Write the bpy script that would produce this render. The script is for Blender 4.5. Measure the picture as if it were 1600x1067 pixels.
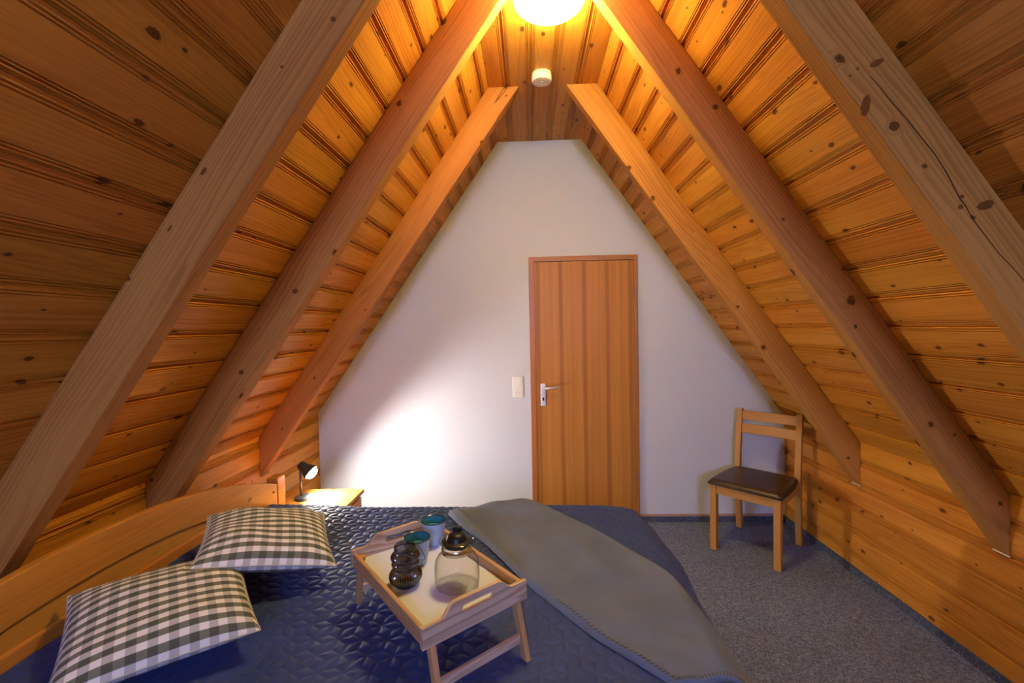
import bpy, bmesh, math, random
import numpy as np
from mathutils import Vector, Matrix

random.seed(7); np.random.seed(7)
for o in list(bpy.data.objects): bpy.data.objects.remove(o, do_unlink=True)
scene = bpy.context.scene
COL = scene.collection
PI = math.pi

# ------------------------------------------------------------------ camera
F_PX, YAW, PITCH, ROLL = 694.73, 0.0385, -0.0287, 0.0187
CAM = Vector((-0.055, 0.0, 1.4919))
fw = Vector((-math.sin(YAW)*math.cos(PITCH), math.cos(YAW)*math.cos(PITCH), math.sin(PITCH)))
rt = Vector((math.cos(YAW), math.sin(YAW), 0)); up = rt.cross(fw)
cr, sr = math.cos(ROLL), math.sin(ROLL)
r2 = rt*cr - up*sr; u2 = rt*sr + up*cr
cd = bpy.data.cameras.new('camera'); cam = bpy.data.objects.new('camera', cd); COL.objects.link(cam)
cd.sensor_fit = 'HORIZONTAL'; cd.sensor_width = 36.0; cd.lens = F_PX/1600*36.0; cd.clip_start = 0.02
m3 = Matrix((r2, u2, -fw)).transposed()
cam.matrix_world = Matrix.Translation(CAM) @ m3.to_4x4()
scene.camera = cam

# ------------------------------------------------------------------ world, light, exposure
SKY = (0.43, 0.53, 1.0); SKY_STRENGTH = 30.0
LAMP_COLOR = (1.0, 0.80, 0.27); LAMP_STRENGTH = 86.0
DESK_POWER = 46.0; DESK_COLOR = (1.0, 0.88, 0.76)
WIN = (-0.38, 0.48, 1.50, 2.58)                # rear gable window x0 x1 z0 z1
Y0 = -2.6                                     # rear gable wall
world = bpy.data.worlds.new('sky'); scene.world = world; world.use_nodes = True
bgn = world.node_tree.nodes['Background']; bgn.inputs[0].default_value = (*SKY, 1); bgn.inputs[1].default_value = SKY_STRENGTH
pl = bpy.data.lights.new('window_portal', 'AREA'); pl.shape = 'RECTANGLE'; pl.size = WIN[1]-WIN[0]; pl.size_y = WIN[3]-WIN[2]
pl.cycles.is_portal = True
po = bpy.data.objects.new('window_portal', pl); COL.objects.link(po)
po.location = ((WIN[0]+WIN[1])/2, Y0-0.10, (WIN[2]+WIN[3])/2); po.rotation_euler = (PI/2, 0, PI)
scene.view_settings.view_transform = 'Standard'; scene.view_settings.look = 'None'
scene.view_settings.exposure = 0.6; scene.view_settings.gamma = 1.0; scene.view_settings.use_curve_mapping = False
scene.cycles.use_denoising = True
scene.cycles.max_bounces = 8; scene.cycles.diffuse_bounces = 4; scene.cycles.transparent_max_bounces = 16
scene.cycles.caustics_reflective = False; scene.cycles.caustics_refractive = False

# ------------------------------------------------------------------ room numbers (metres)
D = 3.3913; H = 2.9011
WtL, WtR, WkL, WkR, hkL, hkR = 0.2686, 0.3641, 1.7086, 1.8500, 0.8635, 0.7976
TAN = 1.4152
BED_Z = 0.58

# ------------------------------------------------------------------ node helpers
class N:
    def __init__(s, name):
        s.m = bpy.data.materials.new(name); s.m.use_nodes = True; s.t = s.m.node_tree
        s.t.nodes.clear(); s.out = s.t.nodes.new('ShaderNodeOutputMaterial')
    def n(s, typ, **kw):
        x = s.t.nodes.new(typ)
        for k, v in kw.items(): setattr(x, k, v)
        return x
    def l(s, a, b): s.t.links.new(a, b)
    def put(s, sock, v):
        if isinstance(v, bpy.types.NodeSocket): s.l(v, sock)
        elif isinstance(v, (tuple, list)) and len(v) == 3 and sock.type == 'RGBA': sock.default_value = (*v, 1)
        else: sock.default_value = v
    def math(s, op, a, b=0.0, c=None, clamp=False):
        x = s.n('ShaderNodeMath', operation=op, use_clamp=clamp); s.put(x.inputs[0], a); s.put(x.inputs[1], b)
        if c is not None: s.put(x.inputs[2], c)
        return x.outputs[0]
    def vmath(s, op, a, b):
        x = s.n('ShaderNodeVectorMath', operation=op); s.put(x.inputs[0], a); s.put(x.inputs[1], b); return x.outputs[0]
    def mix(s, f, a, b, mode='MIX'):
        x = s.n('ShaderNodeMix', data_type='RGBA', blend_type=mode)
        s.put(x.inputs[0], f); s.put(x.inputs[6], a); s.put(x.inputs[7], b); return x.outputs[2]
    def ramp(s, f, stops, interp='LINEAR'):
        x = s.n('ShaderNodeValToRGB'); x.color_ramp.interpolation = interp; e = x.color_ramp.elements
        while len(e) < len(stops): e.new(0.5)
        for el, (p, c) in zip(e, stops):
            el.position = p; el.color = (*c, 1) if isinstance(c, (tuple, list)) else (c, c, c, 1)
        s.put(x.inputs[0], f); return x.outputs[0]
    def smooth(s, v, a, b, o0=0.0, o1=1.0):
        x = s.n('ShaderNodeMapRange', interpolation_type='SMOOTHSTEP'); s.put(x.inputs[0], v)
        for i, q in zip((1, 2, 3, 4), (a, b, o0, o1)): s.put(x.inputs[i], q)
        return x.outputs[0]
    def noise(s, vec, scale, detail=2.0, rough=0.5, dist=0.0):
        x = s.n('ShaderNodeTexNoise'); s.put(x.inputs['Vector'], vec); s.put(x.inputs['Scale'], scale)
        x.inputs['Detail'].default_value = detail; x.inputs['Roughness'].default_value = rough; x.inputs['Distortion'].default_value = dist
        return x.outputs[0]
    def bump(s, h, strength=0.3, dist=0.01):
        x = s.n('ShaderNodeBump'); s.put(x.inputs['Height'], h); x.inputs['Strength'].default_value = strength; x.inputs['Distance'].default_value = dist
        return x.outputs[0]
    def bsdf(s, color, rough=0.5, normal=None, spec=0.5, metal=0.0, **kw):
        b = s.n('ShaderNodeBsdfPrincipled'); s.put(b.inputs['Base Color'], color); s.put(b.inputs['Roughness'], rough)
        s.put(b.inputs['Specular IOR Level'], spec); s.put(b.inputs['Metallic'], metal)
        for k, v in kw.items(): s.put(b.inputs[k], v)
        if normal is not None: s.l(normal, b.inputs['Normal'])
        s.l(b.outputs[0], s.out.inputs[0]); return b

def plain(name, color, rough=0.5, spec=0.5, metal=0.0, bump=0.0, bscale=200.0, var=0.06):
    m = N(name); tc = m.n('ShaderNodeTexCoord').outputs['Object']
    nz = m.noise(tc, bscale, 3.0)
    f = m.math('MULTIPLY_ADD', nz, var*2, 1-var)
    col = m.mix(1.0, color, m.n('ShaderNodeCombineColor').outputs[0], 'MULTIPLY')
    cc = [x for x in m.t.nodes if x.bl_idname == 'ShaderNodeCombineColor'][0]
    for i in range(3): m.l(f, cc.inputs[i])
    m.bsdf(col, rough, m.bump(nz, bump, 0.004) if bump else None, spec, metal); return m.m

def wood(name, light, mid, dark, knot=(0.06, 0.022, 0.008), axis='Y', ring=46.0, knot_cell=0.13, knot_amt=0.5, knot_r=0.075,
         rough=0.38, spec=0.4, tone=0.22, wav=1.0, fibre=0.25, crack=0.0, line_amt=0.34):
    """grain runs along the local axis; x/z across"""
    m = N(name); tc = m.n('ShaderNodeTexCoord').outputs['Object']
    rnd = m.n('ShaderNodeObjectInfo').outputs['Random']
    sep = m.n('ShaderNodeSeparateXYZ'); m.l(tc, sep.inputs[0])
    X, Y, Z = sep.outputs
    if axis == 'X': ac, al, az = Y, X, Z
    elif axis == 'Z': ac, al, az = X, Z, Y
    else: ac, al, az = X, Y, Z
    off = m.math('MULTIPLY', rnd, 91.7)
    u = m.math('ADD', m.math('ADD', ac, m.math('MULTIPLY', az, 0.63)), off)
    v = m.math('ADD', al, m.math('MULTIPLY', rnd, 53.3))
    # knots: 2d voronoi cells, some of them knotted
    kv = m.n('ShaderNodeCombineXYZ'); m.l(m.math('MULTIPLY', u, 1/knot_cell), kv.inputs[0]); m.l(m.math('MULTIPLY', v, 0.55/knot_cell), kv.inputs[1])
    wob = m.noise(kv.outputs[0], 14.0, 2.0)
    kvec = m.vmath('ADD', kv.outputs[0], m.vmath('MULTIPLY', m.n('ShaderNodeCombineXYZ').outputs[0], (0, 0, 0)))
    vo = m.n('ShaderNodeTexVoronoi', voronoi_dimensions='2D', feature='F1'); m.l(kvec, vo.inputs['Vector']); vo.inputs['Scale'].default_value = 1.0
    d = vo.outputs['Distance']
    cs = m.n('ShaderNodeSeparateColor'); m.l(vo.outputs['Color'], cs.inputs[0])
    has = m.math('LESS_THAN', cs.outputs[0], knot_amt)
    size = m.math('MULTIPLY_ADD', m.math('POWER', cs.outputs[1], 2.0), knot_r*0.9, knot_r*0.35)
    dn = m.math('DIVIDE', m.math('ADD', d, m.math('MULTIPLY_ADD', wob, 0.09, -0.045)), size)           # 1 at the knot's rim
    kmask = m.math('MULTIPLY', m.smooth(dn, 1.15, 0.75), has)
    kring = m.math('MULTIPLY', m.math('MULTIPLY', m.smooth(dn, 0.55, 0.85), m.smooth(dn, 1.25, 0.95)), has)
    halo = m.math('MULTIPLY', m.smooth(dn, 2.6, 0.9), has)
    # growth rings bent round the knots
    lv = m.n('ShaderNodeCombineXYZ'); m.l(m.math('MULTIPLY', u, 3.2), lv.inputs[0]); m.l(m.math('MULTIPLY', v, 0.8), lv.inputs[1]); m.l(off, lv.inputs[2])
    low = m.noise(lv.outputs[0], 1.0, 2.0, 0.45)
    ph = m.math('ADD', m.math('MULTIPLY', u, ring), m.math('MULTIPLY', low, 9.0*wav))
    iv = m.n('ShaderNodeCombineXYZ'); m.l(m.math('MULTIPLY', u, 26.0), iv.inputs[0]); m.l(m.math('MULTIPLY', v, 0.25), iv.inputs[1])
    ph = m.math('ADD', ph, m.math('MULTIPLY', m.noise(iv.outputs[0], 1.0, 2.0, 0.6), 5.0))
    ph = m.math('ADD', ph, m.math('MULTIPLY', halo, 1.6))
    fr = m.math('FRACT', ph)
    line = m.math('MULTIPLY', m.smooth(fr, 0.15, 0.86), m.smooth(fr, 1.0, 0.88))
    cv = m.n('ShaderNodeCombineXYZ'); m.l(m.math('MULTIPLY', u, 1.0), cv.inputs[0]); m.l(m.math('MULTIPLY', v, 0.022), cv.inputs[1])
    fib = m.noise(cv.outputs[0], 420.0, 2.0, 0.6)
    cv2 = m.n('ShaderNodeCombineXYZ'); m.l(m.math('MULTIPLY', u, 9.0), cv2.inputs[0]); m.l(m.math('MULTIPLY', v, 0.9), cv2.inputs[1])
    cloud = m.noise(cv2.outputs[0], 1.0, 3.0, 0.55)
    base = m.mix(m.smooth(cloud, 0.25, 0.75), light, mid)
    base = m.mix(m.math('MULTIPLY', m.math('MULTIPLY', line, m.smooth(cloud, 0.2, 0.7)), line_amt), base, dark)
    base = m.mix(m.math('MULTIPLY', m.smooth(fib, 0.5, 0.85), fibre), base, dark)
    base = m.mix(m.math('MULTIPLY', halo, 0.22), base, dark)
    base = m.mix(m.math('MULTIPLY', kmask, 0.9), base, tuple(0.3*a+0.7*b for a, b in zip(dark, knot)))
    base = m.mix(m.math('MULTIPLY', kring, 0.7), base, knot)
    base = m.mix(m.math('MULTIPLY', m.math('MULTIPLY', m.smooth(dn, 0.35, 0.1), has), 0.8), base, knot)
    h = m.math('SUBTRACT', m.math('MULTIPLY', fib, 0.5), m.math('MULTIPLY', line, 0.15))
    if crack:
        cv3 = m.n('ShaderNodeCombineXYZ'); m.l(m.math('MULTIPLY', u, 7.0), cv3.inputs[0]); m.l(m.math('MULTIPLY', v, 0.45), cv3.inputs[1])
        cn = m.noise(cv3.outputs[0], 1.0, 3.0, 0.5)
        ck = m.smooth(m.math('ABSOLUTE', m.math('SUBTRACT', cn, 0.66)), 0.006, 0.001)
        base = m.mix(m.math('MULTIPLY', ck, crack), base, knot)
    # whole-board tone
    hs = m.n('ShaderNodeHueSaturation'); m.l(base, hs.inputs['Color'])
    m.l(m.math('MULTIPLY_ADD', rnd, tone, 1-tone/2), hs.inputs['Value'])
    r3 = m.math('FRACT', m.math('MULTIPLY', rnd, 37.0))
    m.l(m.math('MULTIPLY_ADD', r3, 0.012, 0.494), hs.inputs['Hue'])
    rg = m.math('MULTIPLY_ADD', line, 0.12, rough)
    m.bsdf(hs.outputs[0], rg, m.bump(h, 0.08, 0.002), spec); return m.m

# ------------------------------------------------------------------ materials
PINE = wood('varnished_pine_boards', (0.70, 0.315, 0.046), (0.58, 0.230, 0.030), (0.30, 0.082, 0.010), ring=64, knot_cell=0.088, knot_amt=0.42, knot_r=0.085, rough=0.36, spec=0.18, line_amt=0.46, fibre=0.42)
BEAM = wood('planed_spruce_beam', (0.52, 0.240, 0.062), (0.43, 0.184, 0.044), (0.25, 0.086, 0.018), knot=(0.055, 0.016, 0.002), ring=95, knot_cell=0.12, knot_amt=0.45, knot_r=0.062, rough=0.6, spec=0.12, tone=0.12, crack=0.7, line_amt=0.62, fibre=0.4)
BEDWOOD = wood('honey_pine_bed', (0.55, 0.245, 0.042), (0.49, 0.200, 0.030), (0.31, 0.110, 0.015), axis='Y', ring=18, knot_cell=0.2, knot_amt=0.5, knot_r=0.06, rough=0.36, spec=0.2)
DOORWOOD_Z = wood('door_frame_upright_wood', (0.42, 0.17, 0.04), (0.36, 0.135, 0.030), (0.25, 0.085, 0.018), axis='Z', ring=90, knot_amt=-1.0, rough=0.35, tone=0.05)
DOORWOOD_X = wood('door_frame_top_wood', (0.42, 0.17, 0.04), (0.36, 0.135, 0.030), (0.25, 0.085, 0.018), axis='X', ring=90, knot_amt=-1.0, rough=0.35, tone=0.05)
OAK = wood('oiled_oak_chair', (0.50, 0.255, 0.070), (0.44, 0.212, 0.052), (0.32, 0.135, 0.028), axis='Z', ring=110, knot_amt=-1.0, rough=0.42, tone=0.10, wav=0.5)
OAKX = wood('oiled_oak_rail', (0.50, 0.255, 0.070), (0.44, 0.212, 0.052), (0.32, 0.135, 0.028), axis='X', ring=110, knot_amt=-1.0, rough=0.42, tone=0.10, wav=0.5)
OAKY = wood('oiled_oak_side_rail', (0.50, 0.255, 0.070), (0.44, 0.212, 0.052), (0.32, 0.135, 0.028), axis='Y', ring=110, knot_amt=-1.0, rough=0.42, tone=0.10, wav=0.5)
TRAYX = wood('tray_wood_side', (0.56, 0.36, 0.19), (0.50, 0.29, 0.13), (0.30, 0.15, 0.065), axis='X', ring=70, line_amt=0.6, knot_cell=0.2, knot_amt=0.5, knot_r=0.04, rough=0.5, tone=0.15)
TRAYY = wood('tray_wood_end', (0.66, 0.51, 0.40), (0.56, 0.42, 0.33), (0.25, 0.15, 0.10), axis='Y', ring=70, line_amt=0.75, wav=1.6, knot_cell=0.2, knot_amt=0.4, knot_r=0.04, rough=0.5, tone=0.12)
TRAYZ = wood('tray_wood_leg', (0.60, 0.38, 0.20), (0.54, 0.31, 0.14), (0.34, 0.17, 0.07), axis='Z', ring=85, knot_amt=-1.0, rough=0.5, tone=0.15)

def mat_wall():
    m = N('white_textured_wall'); tc = m.n('ShaderNodeTexCoord').outputs['Object']
    a = m.noise(tc, 260.0, 3.0, 0.6); b = m.noise(tc, 1.3, 2.0)
    col = m.mix(m.smooth(b, 0.3, 0.7), (0.555, 0.595, 0.675), (0.585, 0.625, 0.705))
    m.bsdf(col, 0.85, m.bump(a, 0.22, 0.003), 0.15); return m.m
WALL = mat_wall()
def mat_carpet(name, k=1.0):
    m = N(name); tc = m.n('ShaderNodeTexCoord').outputs['Object']
    a = m.noise(tc, 260.0, 2.0, 0.65); b = m.noise(tc, 95.0, 2.0, 0.6); c = m.noise(tc, 2.0, 2.0)
    f = m.math('ADD', m.math('MULTIPLY', a, 0.6), m.math('MULTIPLY', b, 0.4))
    col = m.ramp(f, [(0.34, (0.045*k, 0.058*k, 0.115*k)), (0.5, (0.150*k, 0.180*k, 0.300*k)), (0.66, (0.37*k, 0.42*k, 0.60*k))])
    col = m.mix(m.smooth(c, 0.3, 0.7), col, m.mix(0.12, col, (0.05, 0.05, 0.07)))
    m.bsdf(col, 0.95, m.bump(f, 0.9, 0.006), 0.05); return m.m
CARPET = mat_carpet('speckled_blue_grey_carpet'); CARPET_EDGE = mat_carpet('carpet_skirting', 0.55)
def mat_door():
    m = N('striped_veneer_door'); tc = m.n('ShaderNodeTexCoord').outputs['Object']
    sp = m.n('ShaderNodeSeparateXYZ'); m.l(tc, sp.inputs[0])
    def vec(a, b):
        c = m.n('ShaderNodeCombineXYZ'); m.l(m.math('MULTIPLY', sp.outputs[0], a), c.inputs[0]); m.l(m.math('MULTIPLY', sp.outputs[2], b), c.inputs[2]); return c.outputs[0]
    fine = m.noise(vec(520, 14), 1.0, 2.0, 0.6); med = m.noise(vec(30, 0.6), 1.0, 2.0); wob = m.noise(vec(4, 3.0), 1.0, 1.0)
    # book-matched veneer leaves: darker seam bands
    x = m.math('ADD', sp.outputs[0], m.math('MULTIPLY_ADD', wob, 0.014, -0.007))
    fr = m.math('FRACT', m.math('MULTIPLY_ADD', x, 1/0.1735, 0.47))
    band = m.math('MULTIPLY', m.smooth(fr, 0.36, 0.45), m.smooth(fr, 0.62, 0.53))
    col = m.mix(m.smooth(med, 0.3, 0.7), (0.50, 0.220, 0.046), (0.43, 0.180, 0.036))
    col = m.mix(m.math('MULTIPLY', band, 0.55), col, (0.22, 0.075, 0.016))
    col = m.mix(m.math('MULTIPLY', m.smooth(fine, 0.5, 0.8), 0.35), col, (0.30, 0.11, 0.024))
    m.bsdf(col, 0.4, m.bump(fine, 0.06, 0.002), 0.22); return m.m
DOOR = mat_door()
def mat_quilt():
    m = N('navy_quilted_cotton'); tc = m.n('ShaderNodeTexCoord').outputs['Object']
    a = m.noise(tc, 900.0, 2.0); b = m.noise(tc, 7.0, 3.0)
    col = m.mix(m.smooth(b, 0.3, 0.7), (0.024, 0.046, 0.195), (0.031, 0.055, 0.220))
    m.bsdf(col, 0.62, m.bump(a, 0.12, 0.001), 0.3, **{'Sheen Weight': 0.06, 'Sheen Roughness': 0.4}); return m.m
QUILT = mat_quilt()
def mat_fleece():
    m = N('grey_green_fleece'); tc = m.n('ShaderNodeTexCoord').outputs['Object']
    a = m.noise(tc, 420.0, 3.0, 0.7); b = m.noise(tc, 6.0, 3.0); c = m.noise(tc, 40.0, 2.0)
    col = m.mix(m.smooth(b, 0.3, 0.7), (0.104, 0.132, 0.235), (0.128, 0.160, 0.278))
    col = m.mix(m.math('MULTIPLY', m.smooth(a, 0.4, 0.75), 0.3), col, (0.16, 0.197, 0.31))
    m.bsdf(col, 0.95, m.bump(m.math('ADD', a, m.math('MULTIPLY', c, 0.6)), 0.35, 0.004), 0.05, **{'Sheen Weight': 0.1, 'Sheen Roughness': 0.6}); return m.m
FLEECE = mat_fleece(); STITCH = plain('dark_fleece_stitch', (0.055, 0.07, 0.065), 0.9, 0.1)
def mat_gingham(n):
    m = N('gingham_cotton'); uv = m.n('ShaderNodeTexCoord').outputs['UV']
    sp = m.n('ShaderNodeSeparateXYZ'); m.l(uv, sp.inputs[0])
    def stripe(c, n):
        fr = m.math('FRACT', m.math('MULTIPLY', c, n)); return m.math('MULTIPLY', m.smooth(fr, 0.235, 0.265), m.smooth(fr, 0.765, 0.735))
    sh = stripe(sp.outputs[1], 12.0); sv = stripe(sp.outputs[0], n)
    w = m.noise(uv, 600.0, 2.0)
    hcol = m.mix(sv, (0.165, 0.175, 0.155), (0.075, 0.085, 0.075))
    lcol = m.mix(sv, (0.78, 0.79, 0.84), (0.46, 0.48, 0.52))
    col = m.mix(sh, lcol, hcol)
    col = m.mix(m.math('MULTIPLY', m.smooth(w, 0.45, 0.75), 0.18), col, (0.5, 0.5, 0.5))
    tc = m.n('ShaderNodeTexCoord').outputs['Object']
    m.bsdf(col, 0.85, m.bump(m.noise(tc, 34.0, 3.0), 0.25, 0.006), 0.12, **{'Sheen Weight': 0.1}); return m.m
GINGHAM = mat_gingham(10.0)
def mat_leather():
    m = N('dark_brown_leather'); tc = m.n('ShaderNodeTexCoord').outputs['Object']
    v = m.n('ShaderNodeTexVoronoi'); m.l(tc, v.inputs['Vector']); v.inputs['Scale'].default_value = 260.0
    nz = m.noise(tc, 14.0, 3.0)
    col = m.mix(m.smooth(nz, 0.3, 0.7), (0.030, 0.015, 0.010), (0.045, 0.022, 0.014))
    m.bsdf(col, 0.34, m.bump(v.outputs['Distance'], 0.15, 0.002), 0.5); return m.m
LEATHER = mat_leather()
def mat_glass(name, tint, glossy=0.08, rough=0.02, edge=0.55, fres=0.40):
    m = N(name); tr = m.n('ShaderNodeBsdfTransparent'); tr.inputs[0].default_value = (*tint, 1)
    lw0 = m.n('ShaderNodeLayerWeight'); lw0.inputs[0].default_value = 0.5
    m.l(m.mix(m.math('POWER', lw0.outputs['Facing'], 4.0), tint, tuple(t*edge for t in tint)), tr.inputs[0])
    gl = m.n('ShaderNodeBsdfGlossy'); gl.inputs['Roughness'].default_value = rough
    lw = m.n('ShaderNodeLayerWeight'); lw.inputs[0].default_value = 0.35
    f = m.math('MULTIPLY_ADD', m.math('POWER', lw.outputs['Facing'], 3.0), fres, glossy, clamp=True)
    mx = m.n('ShaderNodeMixShader'); m.l(f, mx.inputs[0]); m.l(tr.outputs[0], mx.inputs[1]); m.l(gl.outputs[0], mx.inputs[2])
    m.l(mx.outputs[0], m.out.inputs[0]); return m.m
GLASS = mat_glass('clear_glass', (0.97, 0.975, 0.98), 0.01); SMOKE = mat_glass('smoky_grey_glass', (0.57, 0.59, 0.66), 0.16, 0.12, 0.5, 0.75)
PANE = mat_glass('window_glass', (0.97, 0.98, 0.98), 0.02)
CHROME = plain('brushed_chrome', (0.72, 0.74, 0.76), 0.18, 0.5, 1.0, var=0.02)
STEEL = plain('satin_aluminium', (0.80, 0.83, 0.86), 0.32, 0.5, 0.6, var=0.02)
HINGE = plain('dull_steel_hinge', (0.30, 0.27, 0.24), 0.4, 0.4, 0.5)
BLACK = plain('black_plastic', (0.010, 0.010, 0.011), 0.38, 0.3, var=0.1)
DARKMETAL = plain('dark_grey_metal', (0.03, 0.035, 0.042), 0.35, 0.5)
WHITEPL = plain('white_plastic', (0.80, 0.80, 0.78), 0.35, 0.4, var=0.02)
CREAMPL = plain('cream_white_plastic', (0.78, 0.765, 0.735), 0.4, 0.4, var=0.02)
HOLE = plain('dark_hole', (0.02, 0.02, 0.02), 0.8, 0.1)
LAMINATE = plain('white_laminate', (0.66, 0.73, 1.0), 0.28, 0.4, var=0.02)
CUPOUT = plain('pale_blue_glaze', (0.33, 0.46, 0.70), 0.22, 0.5, bscale=40, var=0.10)
CUPIN = plain('turquoise_glaze', (0.05, 0.23, 0.36), 0.15, 0.5, bscale=60, var=0.15)
CUPRIM = plain('dark_blue_glazed_rim', (0.03, 0.05, 0.085), 0.25, 0.5, var=0.1)
TEA = plain('turquoise_glazed_floor', (0.06, 0.30, 0.44), 0.1, 0.5, var=0.05)
TRIM = plain('thin_beige_skirting_cap', (0.45, 0.27, 0.20), 0.5, 0.3)
CAULK = plain('pale_gap_filler', (0.80, 0.72, 0.58), 0.6, 0.2)
def mat_emit(name, color, s):
    m = N(name); e = m.n('ShaderNodeEmission'); e.inputs[0].default_value = (*color, 1); e.inputs[1].default_value = s
    m.l(e.outputs[0], m.out.inputs[0]); return m.m
OPAL = mat_emit('lit_opal_glass', LAMP_COLOR, LAMP_STRENGTH)
BULB = mat_emit('lit_bulb_face', DESK_COLOR, 60.0)

# ------------------------------------------------------------------ mesh helpers
def mesh_obj(name, verts, faces, mat, parent=None, smooth=False, bevel=0.0, segs=2, angle=30):
    me = bpy.data.meshes.new(name); me.from_pydata([tuple(v) for v in verts], [], faces); me.update()
    if bevel:
        bm = bmesh.new(); bm.from_mesh(me); bmesh.ops.recalc_face_normals(bm, faces=bm.faces)
        ed = [e for e in bm.edges if len(e.link_faces) == 2 and e.calc_face_angle(0) > math.radians(angle)]
        bmesh.ops.bevel(bm, geom=ed, offset=bevel, segments=segs, affect='EDGES', profile=0.5, clamp_overlap=True)
        bm.to_mesh(me); bm.free()
    else:
        bm = bmesh.new(); bm.from_mesh(me); bmesh.ops.recalc_face_normals(bm, faces=bm.faces); bm.to_mesh(me); bm.free()
    if smooth: me.polygons.foreach_set('use_smooth', [True]*len(me.polygons))
    if mat: me.materials.append(mat)
    o = bpy.data.objects.new(name, me); COL.objects.link(o)
    if parent: o.parent = parent
    return o
def boxv(x0, x1, y0, y1, z0, z1):
    return [(x0,y0,z0),(x1,y0,z0),(x1,y1,z0),(x0,y1,z0),(x0,y0,z1),(x1,y0,z1),(x1,y1,z1),(x0,y1,z1)], [(0,3,2,1),(4,5,6,7),(0,1,5,4),(1,2,6,5),(2,3,7,6),(3,0,4,7)]
def box(name, x0, x1, y0, y1, z0, z1, mat, parent=None, bevel=0.0, segs=2):
    """box whose object origin is at its own base centre"""
    cx, cy, cz = (x0+x1)/2, (y0+y1)/2, z0
    v, f = boxv(x0-cx, x1-cx, y0-cy, y1-cy, 0, z1-z0)
    o = mesh_obj(name, v, f, mat, parent, bevel=bevel, segs=segs); o.location = (cx, cy, cz); return o
def prism(name, poly, a, b, axis, mat, parent=None, bevel=0.0, segs=2, smooth=False):
    """poly in the two remaining axes, extruded from a to b along axis"""
    def P(p, t):
        if axis == 'y': return (p[0], t, p[1])
        if axis == 'x': return (t, p[0], p[1])
        return (p[0], p[1], t)
    n = len(poly); v = [P(p, a) for p in poly] + [P(p, b) for p in poly]
    f = [tuple(range(n)), tuple(range(2*n-1, n-1, -1))] + [(i, (i+1) % n, n+(i+1) % n, n+i) for i in range(n)]
    return mesh_obj(name, v, f, mat, parent, smooth=smooth, bevel=bevel, segs=segs)
def lathe(name, prof, mat, parent=None, n=48, loc=None, smooth=True, rib=0, ribamp=0.0, closed=False):
    v, f = [], []
    for (r, z) in prof:
        for k in range(n):
            a = 2*PI*k/n; rr = r*(1+ribamp*math.cos(rib*a)) if rib else r
            v.append((rr*math.cos(a), rr*math.sin(a), z))
    m = len(prof)
    for i in range(m-1 if not closed else m):
        j = (i+1) % m
        for k in range(n): f.append((i*n+k, i*n+(k+1) % n, j*n+(k+1) % n, j*n+k))
    if not closed:
        if prof[0][0] > 1e-6: f.append(tuple(range(n-1, -1, -1)))
        if prof[-1][0] > 1e-6: f.append(tuple((m-1)*n+k for k in range(n)))
    o = mesh_obj(name, v, f, mat, parent, smooth=smooth)
    bm = bmesh.new(); bm.from_mesh(o.data); bmesh.ops.remove_doubles(bm, verts=bm.verts, dist=1e-6); bmesh.ops.recalc_face_normals(bm, faces=bm.faces); bm.to_mesh(o.data); bm.free()
    if smooth:
        o.data.polygons.foreach_set('use_smooth', [True]*len(o.data.polygons))
        o.data.set_sharp_from_angle(angle=math.radians(40))
    if loc: o.location = loc
    return o
def tube(name, pts, r, mat, parent=None, n=10):
    pts = [Vector(p) for p in pts]; v, f = [], []; prev = None
    for i, p in enumerate(pts):
        t = (pts[min(i+1, len(pts)-1)] - pts[max(i-1, 0)]).normalized()
        a = prev if prev else (Vector((0, 0, 1)) if abs(t.z) < 0.9 else Vector((1, 0, 0)))
        s = t.cross(a).normalized(); b = s.cross(t).normalized(); prev = b
        for k in range(n):
            q = 2*PI*k/n; v.append(p + s*(r*math.cos(q)) + b*(r*math.sin(q)))
    for i in range(len(pts)-1):
        for k in range(n): f.append((i*n+k, i*n+(k+1) % n, (i+1)*n+(k+1) % n, (i+1)*n+k))
    f += [tuple(range(n-1, -1, -1)), tuple((len(pts)-1)*n+k for k in range(n))]
    return mesh_obj(name, v, f, mat, parent, smooth=True)
def empty(name, loc=(0, 0, 0), rz=0.0):
    o = bpy.data.objects.new(name, None); COL.objects.link(o); o.location = loc; o.rotation_euler = (0, 0, rz); o.empty_display_size = 0.1; return o
def tag(o, label, cat, group=None):
    o['label'] = label; o['category'] = cat
    if group: o['group'] = group
    return o
def struct(o, label=None):
    o['kind'] = 'structure'
    if label: o['label'] = label
    return o

# ================================================================== the room shell
struct(box('floor', -WkL-0.05, WkR+0.05, Y0-0.1, D+0.1, -0.08, 0.0, CARPET), 'speckled blue-grey carpet floor')

# far gable wall, white (six-sided outline)
e = 0.016
gable = [(-WkL-e, 0), (WkR+e, 0), (WkR+e, hkR), (WtR+e, H+e), (-WtL-e, H+e), (-WkL-e, hkL)]
wb = struct(prism('wall_back', [(-WkL, 0), (WkR, 0), (WkR, hkR), (WtR, H), (-WtL, H), (-WkL, hkL)], D, D+0.12, 'y', WALL), 'white six-sided gable wall with the door')
prism('wall_core', [(-WkL-0.05, 0), (WkR+0.05, 0), (WkR+0.05, hkR), (WtR+0.03, H+0.05), (-WtL-0.03, H+0.05), (-WkL-0.05, hkL)], D+0.03, D+0.11, 'y', HOLE, wb)
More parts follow.
